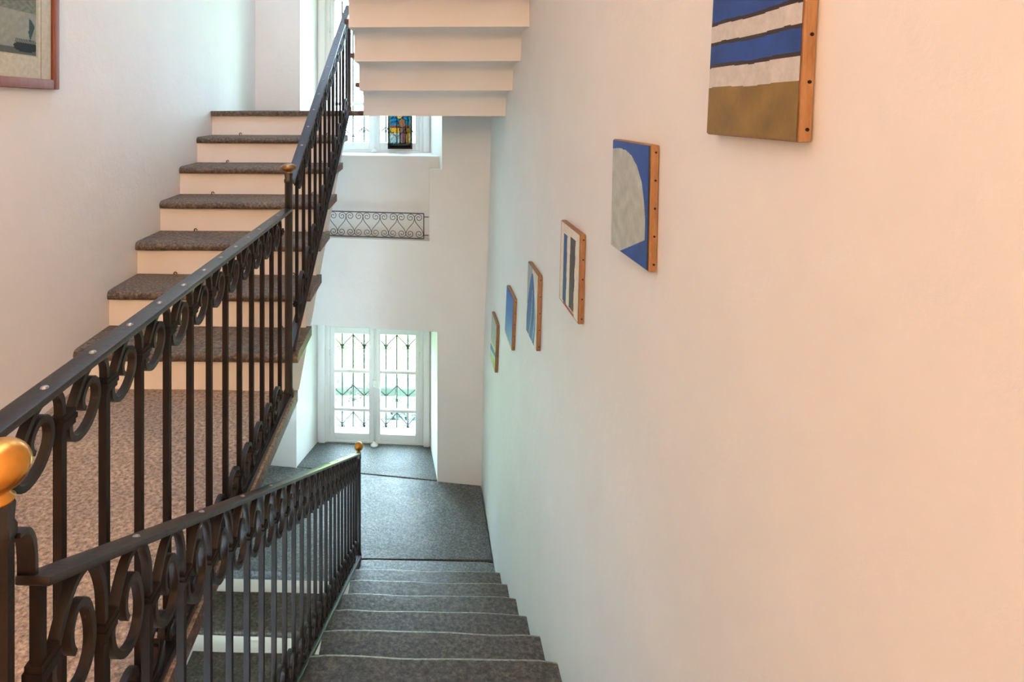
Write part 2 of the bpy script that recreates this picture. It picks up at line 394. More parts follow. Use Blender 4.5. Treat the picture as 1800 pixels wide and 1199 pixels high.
# left ascending flight
fl = empty('stair_flight', (-1.0, Y1, ZF)); tag(fl, 'rising flight of seven grey stone treads with peach-lit white risers, against the left wall', 'stairs', 'stair flights')
ya = Y1 + 0.03
for k in range(1, 8):
    z = ZF + k * RL; yn = Y1 + (k - 1) * TL
    if k < 7: side_mat(at(fl, tread_mesh(XL, XT, yn, yn + TL + 0.05, z, 0.042, M['tread'], fl)), M['edge'])
    for xe in (-1.27, -0.66):
        if k == 1: continue
        bm = BM(); tube(bm, [(xe - 0.009, yn + 0.018, ZF + (k - 1) * RL), (xe - 0.006, yn + 0.014, ZF + (k - 1) * RL + 0.012), (xe + 0.002, yn + 0.012, ZF + (k - 1) * RL + 0.016), (xe + 0.009, yn + 0.016, ZF + (k - 1) * RL + 0.006)], 0.0035, 6)
        at(fl, link('rod_eyelet', bm, M['dullbrass'], fl, smooth=True))
    at(fl, riser_mesh(XL, XT - 0.025, yn + 0.03, ZF + (k - 1) * RL, z - (0.042 if k < 7 else 0.035), fl, M['riser']))
pts = []
for k in range(1, 8):
    y = ya + 0.02 + (k - 1) * TL; pts += [(y, ZF + (k - 1) * RL - 0.042 if k > 1 else ZF), (y, ZF + k * RL - 0.042)]
pts += [(ya + 0.02 + 6 * TL + 0.12, ZU - 0.042), (ya + 0.02 + 6 * TL + 0.12, ZU - 0.16), (ya + 0.16, ZF - 0.06), (ya + 0.02, ZF - 0.06)]
bm = BM(); prism(bm, pts, XL, XT - 0.03); at(fl, link('stringer', bm, M['riser'], fl))

# right descending flight
fr = empty('stair_flight', (0.0, Y0, ZF)); tag(fr, 'flight of dark worn granite steps going down along the right wall to the lower window', 'stairs', 'stair flights')
for k in range(1, 12):
    z = ZF - k * R2; yn = Y0 + k * T2
    xr = xw(z) + 0.004
    # nosing faces away from the camera: back lies towards it
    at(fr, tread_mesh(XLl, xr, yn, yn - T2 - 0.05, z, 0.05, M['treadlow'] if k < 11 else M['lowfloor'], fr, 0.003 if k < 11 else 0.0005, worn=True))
for k in range(1, 12):
    z = ZF - k * R2; y = Y0 + (k - 1) * T2 - 0.035
    at(fr, riser_mesh(XLl + 0.01, xw(z) - 0.001, y - 0.02 if k > 1 else y - 0.0, z, z + R2 - 0.05, fr, M['treadlow'], 0.02))
pts = []
for k in range(1, 12):
    y = Y0 + (k - 1) * T2 - 0.057
    pts += [(y, ZF - (k - 1) * R2 - 0.05), (y, ZF - k * R2 - 0.05)]
pts = pts[:-1] + [(pts[-1][0], ZD - 0.05), (pts[-1][0], ZD - 0.2), (Y0 + 0.02, ZF - 0.30), (Y0 - 0.057, ZF - 0.25)]
pts2 = [pts[0]]
for p in pts[1:]:
    if hypot(p[0] - pts2[-1][0], p[1] - pts2[-1][1]) > 1e-4: pts2.append(p)
bm = BM(); prism(bm, pts2, XLl + 0.012, 0.486); at(fr, link('stringer', bm, M['soffit'], fr))

# lower flight, going down from the lower landing back under the landing
fd = empty('stair_flight', (-1.0, YL, ZD)); tag(fd, 'lowest flight of grey stone treads with cream risers, seen through the railing below the landing', 'stairs', 'stair flights')
for k in range(0, 9):
    z = ZD - k * R2; yn = YL - k * TLO
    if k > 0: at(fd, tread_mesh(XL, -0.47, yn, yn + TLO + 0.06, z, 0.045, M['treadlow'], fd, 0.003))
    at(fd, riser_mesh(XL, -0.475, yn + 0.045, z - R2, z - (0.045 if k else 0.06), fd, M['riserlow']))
bm = BM(); prism(bm, [(YL + 0.065, ZD - 0.06), (YL + 0.065, ZB), (YL - 8 * TLO + 0.065, ZB)] + sum([[(YL - k * TLO + 0.065, ZD - k * R2 - 0.045), (YL - (k - 1) * TLO + 0.065, ZD - k * R2 - 0.045)] for k in range(8, 0, -1)], []), XL, -0.48)
at(fd, link('stringer', bm, M['soffit'], fd))
bm = BM(); box(bm, -0.47, -0.443, 0.9, YL + 0.02, ZB, ZD - 0.0)
# (well wall below the right flight)
me_pts = [(Y0 + 0.05, ZB), (Y0 + 0.05, ZF - 0.33), (4.44, ZD - 0.21), (4.44, ZB)]
bm.free(); bm = BM(); prism(bm, me_pts, -0.468, -0.42); tag(link('wall_well', bm, M['plaster']), kind='structure')

# upper flight seen from below
fu = empty('stair_flight', (0.0, YU, ZU)); tag(fu, 'underside of the upper flight, cream plaster steps overhead beside the right wall', 'stairs', 'stair flights')
NS = 19; XA = -0.412
faces_ = []
pts = []; yb0 = YU + 0.015
for i in range(NS):
    y = yb0 - i * TL; zb = ZU - 0.035 + i * RL; zt = zb + RL
    pts.append((y, zb))
    pts.append((y, zt - 0.045))
    for a in range(1, 4):
        t = a / 4 * pi / 2; pts.append((y - 0.045 * (1 - cos(t)), zt - 0.045 + 0.045 * sin(t)))
    pts.append((y - 0.045, zt))
top = []
for i in range(NS - 1, -1, -1):
    y = yb0 - i * TL + 0.055; z = ZU + i * RL - 0.005
    top += [(y - TL, z + RL), (y, z + RL), (y, z)]
last = (yb0 - NS * TL, ZU - 0.035 + NS * RL)
poly = pts + [last, (last[0], last[1] + 0.03)] + top[1:]
low = pts + [last]
def band(bm, P, dy, dz, x0, x1):
    V = [[bm.verts.new((x, y + a, z + b)) for y, z in P] for x in (x0, x1) for a, b in ((0, 0), (dy, dz))]
    l0, u0, l1, u1 = V
    for i in range(len(P) - 1):
        bm.faces.new((l0[i], l0[i + 1], l1[i + 1], l1[i])); bm.faces.new((u0[i], u1[i], u1[i + 1], u0[i + 1]))
        bm.faces.new((l0[i], u0[i], u0[i + 1], l0[i + 1])); bm.faces.new((l1[i], l1[i + 1], u1[i + 1], u1[i]))
    for i in (0, -1): bm.faces.new((l0[i], l1[i], u1[i], u0[i]))
bm = BM(); band(bm, low, 0.035, 0.02, XA, 0.585)
at(fu, link('soffit', bm, M['soffit'], fu, angle=40))
for i in range(NS):
    y = yb0 - i * TL; z = ZU + (i + 1) * RL
    bm = BM(); box(bm, XA - 0.03, 0.585, y - TL + 0.04, y + 0.05, z - 0.010, z + 0.02); bevel(bm, 0.006, 2)
    at(fu, link('tread', bm, M['edge'], fu, angle=50))

# ---------------------------------------------------------------- railings
P_ = 0.14
BASE = [(0, -0.002), (0, 0.018), (-0.004, 0.036), (-0.020, 0.051), (-0.045, 0.053), (-0.075, 0.040), (-0.098, 0.018), (-0.113, -0.002), (-0.120, -0.020), (-0.112, -0.038), (-0.088, -0.046),
        (-0.056, -0.038), (-0.034, -0.016), (-0.031, 0.008), (-0.046, 0.026), (-0.068, 0.024), (-0.081, 0.009), (-0.080, -0.004), (-0.073, -0.010)]
def scroll_mesh(name, p, m, ah, sign, off=0.0, wx=0.014, th=0.0095):
    pts = []
    k = (ah + 0.006) / 0.059
    for (u, v) in BASE:
        u = u * p / P_
        t = min(1, max(0, -u / (p * 0.8)))
        vv = v * k + off * t if v > 0 else v * (1 + (k - 1) * 0.55) + off * t
        pts.append((sign * u, sign * vv + m * sign * u))
    bm = BM(); sweep2(bm, catmull(pts, 3), wx, th, lambda t: 1 if t < 0.85 else 1 - (t - 0.85) * 1.5)
    me = bpy.data.meshes.new(name); bmesh.ops.recalc_face_normals(bm, faces=bm.faces); bm.to_mesh(me); bm.free()
    for q in me.polygons: q.use_smooth = True
    me.set_sharp_from_angle(angle=radians(40)); me.materials.append(M['scroll']); return me
def collar_mesh(name):
    bm = BM()
    for z0, z1, r in ((-0.012, -0.004, 0.0102), (-0.004, 0.004, 0.0122), (0.004, 0.012, 0.0102)):
        box(bm, -r, r, -r, r + 0.017, z0, z1)
    me = bpy.data.meshes.new(name); bm.to_mesh(me); bm.free(); me.materials.append(M['bar']); return me
COL = collar_mesh('collar')
def rivet_mesh():
    bm = BM(); lathe(bm, [(0.0065, 0), (0.005, 0.0022), (0.002, 0.0034)], 8)
    me = bpy.data.meshes.new('rivet'); bm.to_mesh(me); bm.free(); me.materials.append(metal('glint_rivet', (0.30, 0.30, 0.29), 0.3, 0.6, 0.05, False)); return me  # glints on the rivet heads put into a paler steel colour
RIV = rivet_mesh()
def slope_bar(bm, xf, zf, y0, y1, hw, dz0, dz1, n=1):
    """bar following x=xf(y), z=zf(y)"""
    r = []
    for y in (y0, y1):
        x, z = xf(y), zf(y); r.append([bm.verts.new(v) for v in ((x - hw, y, z + dz0), (x + hw, y, z + dz0), (x + hw, y, z + dz1), (x - hw, y, z + dz1))])
    for j in range(4): bm.faces.new((r[0][j], r[0][(j + 1) % 4], r[1][(j + 1) % 4], r[1][j]))
    bm.faces.new(r[0][::-1]); bm.faces.new(r[1])
def railing(label, xf, zt, zb, m, ys, ah, alow, y0, y1, yb0, yb1, off=0.0, hw=0.021, bhw=0.019, first_straight=True, riv=1):
    root = empty('railing', (xf(y0), y0, zb(yb0))); tag(root, label, 'railing', 'wrought iron scroll railings of the staircase')
    inv = tuple(-v for v in root.location)
    bm = BM(); slope_bar(bm, xf, zt, y0, y1, hw, -0.006, 0.006); bevel(bm, 0.0035, 2); link('top_rail', bm, M['iron'], root, loc=inv, angle=40)
    bm = BM(); slope_bar(bm, xf, zb, yb0, yb1, bhw, -0.006, 0.008); bevel(bm, 0.003, 1); slope_bar(bm, xf, zb, yb0 + 0.001, yb1 - 0.001, bhw * 0.55, 0.006, 0.015)
    link('bottom_rail', bm, M['iron'], root, loc=inv, angle=40)
    p = (ys[-1] - ys[0]) / (len(ys) - 1)
    up = scroll_mesh('scroll', p, m, ah, 1, off); lo = scroll_mesh('scroll', p, m, alow, -1, off)
    sk = -atan((xf(ys[-1]) - xf(ys[0])) / (ys[-1] - ys[0]))
    hb = zt(1.0) - zb(1.0) - 0.006 - 0.012 - ah - alow
    bmm = BM(); box(bmm, -0.007, 0.007, -0.007, 0.007, 0, hb)
    bar = bpy.data.meshes.new('baluster'); bmesh.ops.recalc_face_normals(bmm, faces=bmm.faces); bmm.to_mesh(bar); bmm.free(); bar.materials.append(M['bar'])
    for i, y in enumerate(ys):
        zc = zb(y) + 0.012 + alow
        straight = (i == 0)
        if straight:
            b2 = BM(); box(b2, -0.0065, 0.0065, -0.0065, 0.0065, -alow, hb + ah + 0.004)
            o = link('baluster', b2, M['bar'], root)
        else: o = link('baluster', bar, None, root)
        o.location = (xf(y) + inv[0], y + inv[1], zc + inv[2]); o.rotation_euler = (0, 0, sk)
        if not straight:
            s = link('scroll', up, None, o); s.location = (0, 0, hb)
        if i < len(ys) - 1:
            s = link('scroll', lo, None, o)
            if straight: s.location = (0, 0, 0)
        c1 = link('collar', COL, None, o); c1.location = (0, 0.003 if 0 else 0, hb - 0.002)
        c2 = link('collar', COL, None, o); c2.location = (0, 0, 0.002); c2.rotation_euler = (0, 0, pi)
        if i and i % riv == 0:
            r = link('rivet', RIV, None, root); yy = y - 0.04; r.location = (xf(yy) + inv[0], yy + inv[1], zt(yy) + 0.006 + inv[2]); r.rotation_euler = (atan(m), 0, 0)
    return root, inv
def post(root, inv, x, y, z0, z1, r, seg=8, name='newel_post'):
    bm = BM(); k = r * 1.35
    lathe(bm, [(k, 0), (k, 0.02), (r, 0.035), (r, z1 - z0 - 0.045), (r * 1.18, z1 - z0 - 0.04), (r * 1.18, z1 - z0 - 0.03), (r, z1 - z0 - 0.025), (r * 1.1, z1 - z0 - 0.006), (r * 0.9, z1 - z0)], seg)
    o = link(name, bm, M['iron'], root, angle=35); o.location = (x + inv[0], y + inv[1], z0 + inv[2]); o.rotation_euler = (0, 0, pi / seg); return o
def ball(root, inv, x, y, z, rx, rz, mat, lab):
    """oblate finial on a short neck; z = base of the neck"""
    bm = BM(); prof = [(rx * 0.48, 0), (rx * 0.52, rz * 0.12), (rx * 0.34, rz * 0.32), (rx * 0.36, rz * 0.42)]
    for i in range(1, 16):
        t = -pi / 2 + pi * i / 16; prof.append((max(rx * cos(t), rx * 0.36 if i < 3 else 0.0008), rz * 0.42 + rz + rz * sin(t)))
    prof.append((0.0006, rz * 0.42 + 2 * rz)); lathe(bm, prof, 28)
    o = link('ball_finial', bm, mat, root, smooth=True); o.location = (x + inv[0], y + inv[1], z + inv[2]); o['label'] = lab; return o

# railing 1: landing guard
xf1 = lambda y: -0.555
zt1 = lambda y: -0.4155
zb1 = lambda y: ZF + 0.007
ys1 = [0.965 + 0.1375 * (i - 4) for i in range(4 + 12)]
g1, i1 = railing('long level wrought iron railing along the edge of the granite landing', xf1, zt1, zb1, 0.0, ys1, 0.057, 0.057, 0.36, 2.625, 0.36, 2.64, 0.0)
# railing 2: along the descending flight
xf2 = lambda y: -0.448
zt2 = lambda y: -0.552 - 0.497 * (y - 0.743)
zb2 = lambda y: zt2(y) - 0.716
n2 = 25
ys2 = [0.734 + i * 0.1483 for i in range(n2)]
g2, i2 = railing('wrought iron scroll railing sloping down beside the dark steps, with brass ball finials', xf2, zt2, zb2, -0.497, ys2, 0.098, 0.08, 0.722, 4.44, 0.775, 4.455, 0.012, riv=2)
post(g2, i2, -0.466, 0.69, ZF, -0.428, 0.0160)
ball(g2, i2, -0.466, 0.69, -0.431, 0.0335, 0.0275, M['brass'], 'large polished brass ball')
post(g2, i2, -0.448, 4.47, ZD, -2.395, 0.016, 8)
ball(g2, i2, -0.448, 4.47, -2.397, 0.031, 0.030, M['brass'], 'small brass ball at the foot of the railing')
bm = BM(); sweep2(bm, catmull([(0.700, -0.475), (0.715, -0.478), (0.726, -0.495), (0.730, -0.52), (0.730, -0.548)], 4), 0.022, 0.006)
o = link('bracket', bm, M['iron'], g2, angle=40); o.location = (-0.458 + i2[0], i2[1], i2[2])
# railing 3: up the left flight
xf3 = lambda y: -0.552 + (y - 2.68) * 0.0165
zt3 = lambda y: -0.285 + 0.556 * (y - 2.69)
zb3 = lambda y: -1.000 + 0.556 * (y - 2.69)
ys3 = [2.79 + i * 0.1445 for i in range(12)]
g3, i3 = railing('steep wrought iron scroll railing climbing the left flight to the upper landing', xf3, zt3, zb3, 0.556, ys3, 0.085, 0.085, 2.65, 4.50, 2.67, 4.46, 0.006)
post(g3, i3, -0.553, 2.634, ZF, -0.262, 0.0165)
ball(g3, i3, -0.553, 2.634, -0.266, 0.032, 0.017, M['dullbrass'], 'flat bronze knob on the middle newel')
post(g3, i3, -0.520, 4.50, ZU, 0.56, 0.015)
ball(g3, i3, -0.520, 4.50, 0.556, 0.024, 0.016, M['dullbrass'], 'small bronze knob at the top newel')

# guard rail of hearts in the niche
def heart_guard():
    u0, u1, zb, zt = -1.02, 0.007, -1.094, -0.882
    root = empty('niche_guard', (u0, yw(u0), zb)); tag(root, 'low wrought iron panel of heart scrolls across the niche below the upper window', 'railing')
    inv = -Vector(root.location)
    def fx(u, z, d=0.0): return Vector((u, yw(u, d - 0.0), z)) + inv
    def hbar(name, za, zb_):
        bm = BM(); v = [bm.verts.new(fx(u, z, d)) for u in (u0, u1) for (z, d) in ((za, -0.006), (zb_, -0.006), (zb_, 0.006), (za, 0.006))]
        for j in range(4): bm.faces.new((v[j], v[(j + 1) % 4], v[4 + (j + 1) % 4], v[4 + j]))
        bm.faces.new(v[:4][::-1]); bm.faces.new(v[4:]); link(name, bm, M['iron'], root)
    hbar('top_rail', zt - 0.0035, zt + 0.0035); hbar('bottom_rail', zb - 0.0035, zb + 0.0035)
    for u in (u0, u1):
        bm = BM(); tube(bm, [fx(u, zb), fx(u, zt)], 0.004, 6); link('end_bar', bm, M['iron'], root)
    for z in (zb + 0.03, zt - 0.028):
        bm = BM(); tube(bm, [fx(u1, z), fx(u1 + 0.042, z, 0.002)], 0.0035, 6); link('tie', bm, M['iron'], root)
    W_ = 0.1475; Hh = zt - zb - 0.007
    def sbar(tip, sg_):
        r0 = 0.0345; pts = []
        ct = (-W_ / 2 + r0, zt - 0.004 - r0); cb = (-r0, zb + 0.004 + r0)
        for a in range(0, 17):
            t = a / 16; ang = radians(-360 + 540 * t); rr = r0 * (0.16 + 0.84 * t ** 0.9)
            pts.append((ct[0] + rr * cos(ang), ct[1] + rr * sin(ang)))
        pts.append((-W_ * 0.42, zb + (zt - zb) * 0.62)); pts.append((-W_ * 0.10, zb + (zt - zb) * 0.36))
        for a in range(0, 17):
            t = 1 - a / 16; ang = radians(-540 * (1 - t)); rr = r0 * (0.16 + 0.84 * t ** 0.9)
            pts.append((cb[0] + rr * cos(ang), cb[1] + rr * sin(ang)))
        return [(tip + sg_ * x, z) for x, z in pts]
    tip = u1 - 0.004; d = 1
    while tip - W_ / 2 > u0:
        for d in (1, -1):
            if d < 0 and tip > u1 - 0.02: continue
            bm = BM(); tube(bm, [fx(u, z, 0.001 * d) for u, z in catmull(sbar(tip, d), 2)], 0.0026, 5); link('scroll', bm, M['iron'], root, smooth=True)
        tip -= W_
heart_guard()

# ---------------------------------------------------------------- windows
def window(name, z0, z1, bars, lab):
    root = empty(name, (-0.45, yp(-0.45), z0)); root['kind'] = 'structure'
    inv = -Vector(root.location)
    def bx(nm, u0, u1, za, zb_, d0, d1, mat=M['paint'], parent=root, bv=0.004):
        bm = BM(); box(bm, u0, u1, d0, d1, za, zb_, lambda x, y, z: (x, yp(x, y), z)); 
        if bv: bevel(bm, bv, 2)
        o = link(nm, bm, mat, parent, angle=40)
        if parent is root: o.location = inv
        return o
    # outer frame
    bx('frame', -0.905, -0.868, z0, z1, -0.05, 0.05); bx('frame', -0.034, 0.0, z0, z1, -0.05, 0.05)
    bx('frame', -0.868, -0.034, z1 - 0.05, z1, -0.05, 0.05); bx('frame', -0.868, -0.034, z0, z0 + 0.022, -0.05, 0.05)
    # shutter boxes on both sides
    bx('shutter_panel', 0.006, 0.06, z0 + 0.01, z1, -0.09, -0.06); bx('shutter_panel', -0.975, -0.912, z0 + 0.01, z1, -0.09, -0.06)
    for si, (a, b, g0, g1) in enumerate(((-0.868, -0.452, -0.826, -0.504), (-0.450, -0.034, -0.397, -0.071))):
        s = bx('sash', a, g0, z0 + 0.022, z1 - 0.05, -0.045, 0.0)
        for (c, d_, e, f) in ((g1, b, z0 + 0.022, z1 - 0.05), (g0, g1, z1 - 0.105, z1 - 0.05), (g0, g1, z0 + 0.022, z0 + 0.09)):
            o = bx('sash_rail', c, d_, e, f, -0.045, 0.0, parent=s)
        for zb_ in bars: bx('glazing_bar', g0 - 0.004, g1 + 0.004, zb_ - 0.014, zb_ + 0.014, -0.035, -0.005, parent=s, bv=0.003)
        bx('pane', g0 - 0.004, g1 + 0.004, z0 + 0.085, z1 - 0.1, -0.022, -0.018, M['glass'], s, 0)
    bx('astragal', -0.468, -0.434, z0 + 0.03, z1 - 0.055, -0.062, -0.045)
    # espagnolette rod and handle
    bm = BM(); tube(bm, [(-0.451, yp(-0.451, -0.07), z0 + 0.0), (-0.451, yp(-0.451, -0.07), z1 - 0.05)], 0.007, 8)
    zh = (z0 + z1) / 2
    o = link('bolt_rod', bm, M['paint'], root, smooth=True); o.location = inv
    bm = BM(); box(bm, -0.472, -0.430, -0.085, -0.062, zh - 0.045, zh + 0.045, lambda x, y, z: (x, yp(x, y), z)); bevel(bm, 0.01, 3)
    tube(bm, [(-0.451, yp(-0.451, -0.085), zh), (-0.451, yp(-0.451, -0.12), zh), (-0.40, yp(-0.4, -0.125), zh - 0.012)], 0.008, 8)
    o = link('handle', bm, M['paint'], root, angle=40); o.location = inv
    bm = BM(); lathe(bm, [(0.034, 0), (0.036, 0.008), (0.022, 0.016), (0.013, 0.03), (0.004, 0.034)], 14, (-0.451, yp(-0.451, -0.085), z0 + 0.004))
    o = link('floor_catch', bm, M['paint'], root, smooth=True); o.location = inv
    for u in (-0.872, -0.03):
        for zz in (z0 + 0.2 * (z1 - z0), z0 + 0.75 * (z1 - z0)):
            bm = BM(); tube(bm, [(u, yp(u, -0.055), zz - 0.025), (u, yp(u, -0.055), zz + 0.025)], 0.006, 8); o = link('hinge', bm, M['paint'], root, smooth=True); o.location = inv
    return root
window('window_1', ZD + 0.002, -2.0, (-2.46, -2.82), '')
window('window_2', zs_ + 0.0, 1.12, (0.045,), '')

# stained glass panel hung in the right sash of the upper window
def in_poly(x, y, P):
    r = False; j = len(P) - 1
    for i in range(len(P)):
        if (P[i][1] > y) != (P[j][1] > y) and x < (P[j][0] - P[i][0]) * (y - P[i][1]) / (P[j][1] - P[i][1]) + P[i][0]: r = not r
        j = i
    return r
def srgb(r, g, b): return tuple(((c / 255) / 12.92 if c / 255 <= 0.04045 else ((c / 255 + 0.055) / 1.055) ** 2.4) for c in (r, g, b))
def design_mesh(name, nu, nv, P00, P10, P01, colf, mat, parent):
    """flat sheet with one colour per cell; P00 = top left, P10 = top right, P01 = bottom left"""
    P00, P10, P01 = Vector(P00), Vector(P10), Vector(P01)
    vs_ = []; fs = []; cols = []
    for j in range(nv + 1):
        for i in range(nu + 1): vs_.append(P00 + (P10 - P00) * (i / nu) + (P01 - P00) * (j / nv))
    for j in range(nv):
        for i in range(nu):
            a = j * (nu + 1) + i; fs.append((a, a + nu + 1, a + nu + 2, a + 1)); cols.append(colf((i + 0.5) / nu, (j + 0.5) / nv))
    me = bpy.data.meshes.new(name); me.from_pydata([tuple(v) for v in vs_], [], fs); me.update()
    ca = me.color_attributes.new('design', 'FLOAT_COLOR', 'CORNER'); buf = []
    for c in cols: buf += [c[0], c[1], c[2], 1.0] * 4
    ca.data.foreach_set('color', buf); me.materials.append(mat)
    o = bpy.data.objects.new(name, me); C.objects.link(o); o.parent = parent; return o
SGX0, SGX1, SGZ0, SGZ1 = -0.326, -0.098, -0.372, -0.02
sg = empty('stained_glass_panel', (SGX0, yp(SGX0, -0.07), SGZ0)); tag(sg, 'leaded stained glass panel of a robed figure hung in the upper window', 'stained glass')
def sgc(u, v):
    # u 0..1 left to right, v 0..1 top to bottom
    lead = (0.006, 0.006, 0.006)
    if u < 0.055 or u > 0.945 or v < 0.03 or v > 0.955: 
        if (u < 0.03 or u > 0.97 or v > 0.975 or v < 0.015): return lead
        return (0.10, 0.16, 0.06) if int(v * 9) % 2 else (0.16, 0.2, 0.2)
    def edge(P): 
        d = 9
        for (ax, ay), (bx_, by) in zip(P, P[1:] + P[:1]):
            L2 = (bx_ - ax) ** 2 + (by - ay) ** 2; t = max(0, min(1, ((u - ax) * (bx_ - ax) + (v - ay) * (by - ay)) / L2))
            d = min(d, hypot(u - ax - t * (bx_ - ax), (v - ay - t * (by - ay)) * 1.6))
        return d
    robe = [(0.46, 0.42), (0.58, 0.36), (0.74, 0.42), (0.78, 0.56), (0.76, 0.88), (0.50, 0.88), (0.50, 0.6)]
    torso = [(0.42, 0.26), (0.58, 0.16), (0.72, 0.22), (0.76, 0.38), (0.64, 0.44), (0.46, 0.42)]
    if hypot(u - 0.48, (v - 0.125) * 1.6) < 0.055: return (0.55, 0.22, 0.07)
    if hypot(u - 0.46, (v - 0.11) * 1.6) < 0.12: return (0.62, 0.42, 0.10)
    if hypot(u - 0.46, (v - 0.11) * 1.6) < 0.14: return lead
    for P, c in ((torso, (0.26, 0.10, 0.05)), (robe, (0.13, 0.05, 0.045) if u > 0.6 else (0.20, 0.10, 0.09))):
        d = edge(P)
        if d < 0.018: return lead
        if in_poly(u, v, P): return c
    if 0.86 < v < 0.93 and 0.4 < u < 0.9: return (0.55, 0.35, 0.25)
    g = (u * 3 + v * 7 + 0.5 * sin(u * 9)) % 1.0
    if g < 0.07: return lead
    if v < 0.12: return (0.12, 0.10, 0.11)
    if v < 0.30: return (0.01, 0.20, 0.30) if sin(v * 60 + u * 4) > -0.2 else (0.03, 0.06, 0.14)
    if v < 0.38: return (0.05, 0.16, 0.25)
    if v < 0.45: return (0.28, 0.05, 0.03)
    if v < 0.58: return (0.60, 0.28, 0.03)
    if u > 0.74: return (0.50, 0.24, 0.05)
    return (0.42, 0.42, 0.36) if v < 0.75 else (0.28, 0.38, 0.36)
o = design_mesh('coloured_glass', 46, 70, (SGX0 + 0.01, yp(SGX0, -0.066), SGZ1 - 0.01), (SGX1 - 0.01, yp(SGX1, -0.066), SGZ1 - 0.01), (SGX0 + 0.01, yp(SGX0, -0.066), SGZ0 + 0.01), sgc, M['stained'], sg)
o.location = tuple(-v for v in sg.location)
for (a, b, c, d) in ((SGX0, SGX0 + 0.014, SGZ0, SGZ1), (SGX1 - 0.014, SGX1, SGZ0, SGZ1), (SGX0, SGX1, SGZ0, SGZ0 + 0.014), (SGX0, SGX1, SGZ1 - 0.014, SGZ1)):
    bm = BM(); box(bm, a, b, -0.074, -0.06, c, d, lambda x, y, z: (x, yp(x, y), z)); o = link('lead_frame', bm, M['tack'], sg); o.location = tuple(-v for v in sg.location)

# ---------------------------------------------------------------- outside: grilles, parapet, plants
def grille(z0, z1, zc, label):
    root = empty('window_grille', (-0.45, 6.3, z0)); tag(root, label, 'window grille'); inv = -Vector(root.location)
    def T(name, pts, r):
        bm = BM(); tube(bm, [Vector(p) + inv for p in pts], r, 5); return link(name, bm, M['grille'], root, smooth=True)
    us = [-0.90 + 0.1075 * i for i in range(9)]
    for i, u in enumerate(us):
        b_ = T('bar', [(u, 6.3, z0), (u, 6.3, z1)], 0.0085)
    for z in (z0 + 0.004, z1 - 0.004): T('cross_bar', [(-0.93, 6.3, z), (0.0, 6.3, z)], 0.006)
    for z in zc:
        for i in range(0, 8):
            a, b = us[i], us[i + 1]
            if i % 2 == 0: T('diagonal', [(a, 6.3, z[1]), (b, 6.3, z[2])], 0.006)
            else: T('diagonal', [(a, 6.3, z[2]), (b, 6.3, z[1])], 0.006)
        for i, u in enumerate(us):
            if (i % 2 == 0) != z[3]: continue
            for s in (-1, 1):
                pts = []
                for k in range(13):
                    t = k / 12; ang = radians(90 - 500 * t); rr = 0.026 * (1 - 0.72 * t)
                    pts.append((u + s * (0.030 - rr * 0.0 - rr * cos(ang) * 1.0), 6.3, z[4] + rr * sin(ang)))
                T('scroll', pts, 0.005)
    return root
grille(ZD - 0.02, -2.02, ((0, -2.22, -2.33, False, -2.345), (0, -2.715, -2.82, True, -2.86), (0, -2.98, -3.10, False, -3.12)), 'iron grille of bars and scrolls outside the lower window')
grille(-0.42, 1.1, ((-0.15, -0.28, -0.18, False, -0.22),), 'iron grille outside the upper window')

bm = BM(); box(bm, -30, 30, 6.6, 60, -5.0, -4.7); tag(link('ground', bm, M['gravel']), kind='structure')
pw = empty('parapet_wall', (-1, 9.0, -4.7)); tag(pw, 'white garden wall with dark stone coping, seen through the lower window', 'garden wall')
bm = BM(); box(bm, -5, 5, 0, 0.3, 0, 0.68); link('wall_body', bm, M['outwall'], pw, loc=(0, 0, 0))
for i in range(16):
    bm = BM(); x = -5 + i * 0.625; box(bm, x + 0.006, x + 0.619, -0.04, 0.34, 0.68, 0.80 + random.uniform(-0.01, 0.01)); bevel(bm, 0.012, 1); link('coping_stone', bm, M['coping'], pw)
def leaf(bm, p, d, L, W, droop=0.3):
    d = d.normalized(); s = d.cross(Vector((0, 0, 1))); s = s.normalized() if s.length > 0.01 else Vector((1, 0, 0))
    a = p; m = p + d * L * 0.5 + Vector((0, 0, L * 0.08)); e = p + d * L - Vector((0, 0, L * droop))
    v = [bm.verts.new(q) for q in (a, m + s * W, e, m - s * W, m + Vector((0, 0, W * 0.25)))]
    for q in ((0, 1, 4), (1, 2, 4), (2, 3, 4), (3, 0, 4)): bm.faces.new([v[i] for i in q])
def shrub(loc, R, Hh, n, mats, label, group=None, L=0.16):
    root = empty('shrub', loc); tag(root, label, 'shrub', group)
    bm = BM()
    for k in range(7):
        a = random.uniform(0, 2 * pi); tube(bm, [(0, 0, 0), (cos(a) * R * 0.3, sin(a) * R * 0.3, Hh * 0.5), (cos(a) * R * 0.7, sin(a) * R * 0.7, Hh * 0.9)], 0.008, 5)
    link('stem', bm, M['stem'], root)
    for mi, mt in enumerate(mats):
        bm = BM()
        for k in range(n // len(mats)):
            a = random.uniform(0, 2 * pi); h = random.uniform(0.1, 1); rr = R * sqrt(random.random()) * (1 - 0.3 * h)
            p = Vector((cos(a) * rr, sin(a) * rr, h * Hh)); d = Vector((cos(a) + random.uniform(-.6, .6), sin(a) + random.uniform(-.6, .6), random.uniform(-0.1, 0.9)))
            leaf(bm, p, d, L * random.uniform(0.7, 1.3), L * 0.16)
        o = link('foliage', bm, mt, root); o['kind'] = 'stuff'
    return root
shrub((-0.20, 7.1, -4.7), 0.24, 1.30, 1300, [M['leaf'], M['leaf2'], M['leaf']], 'leafy green shrub behind the lower right panes', L=0.13)
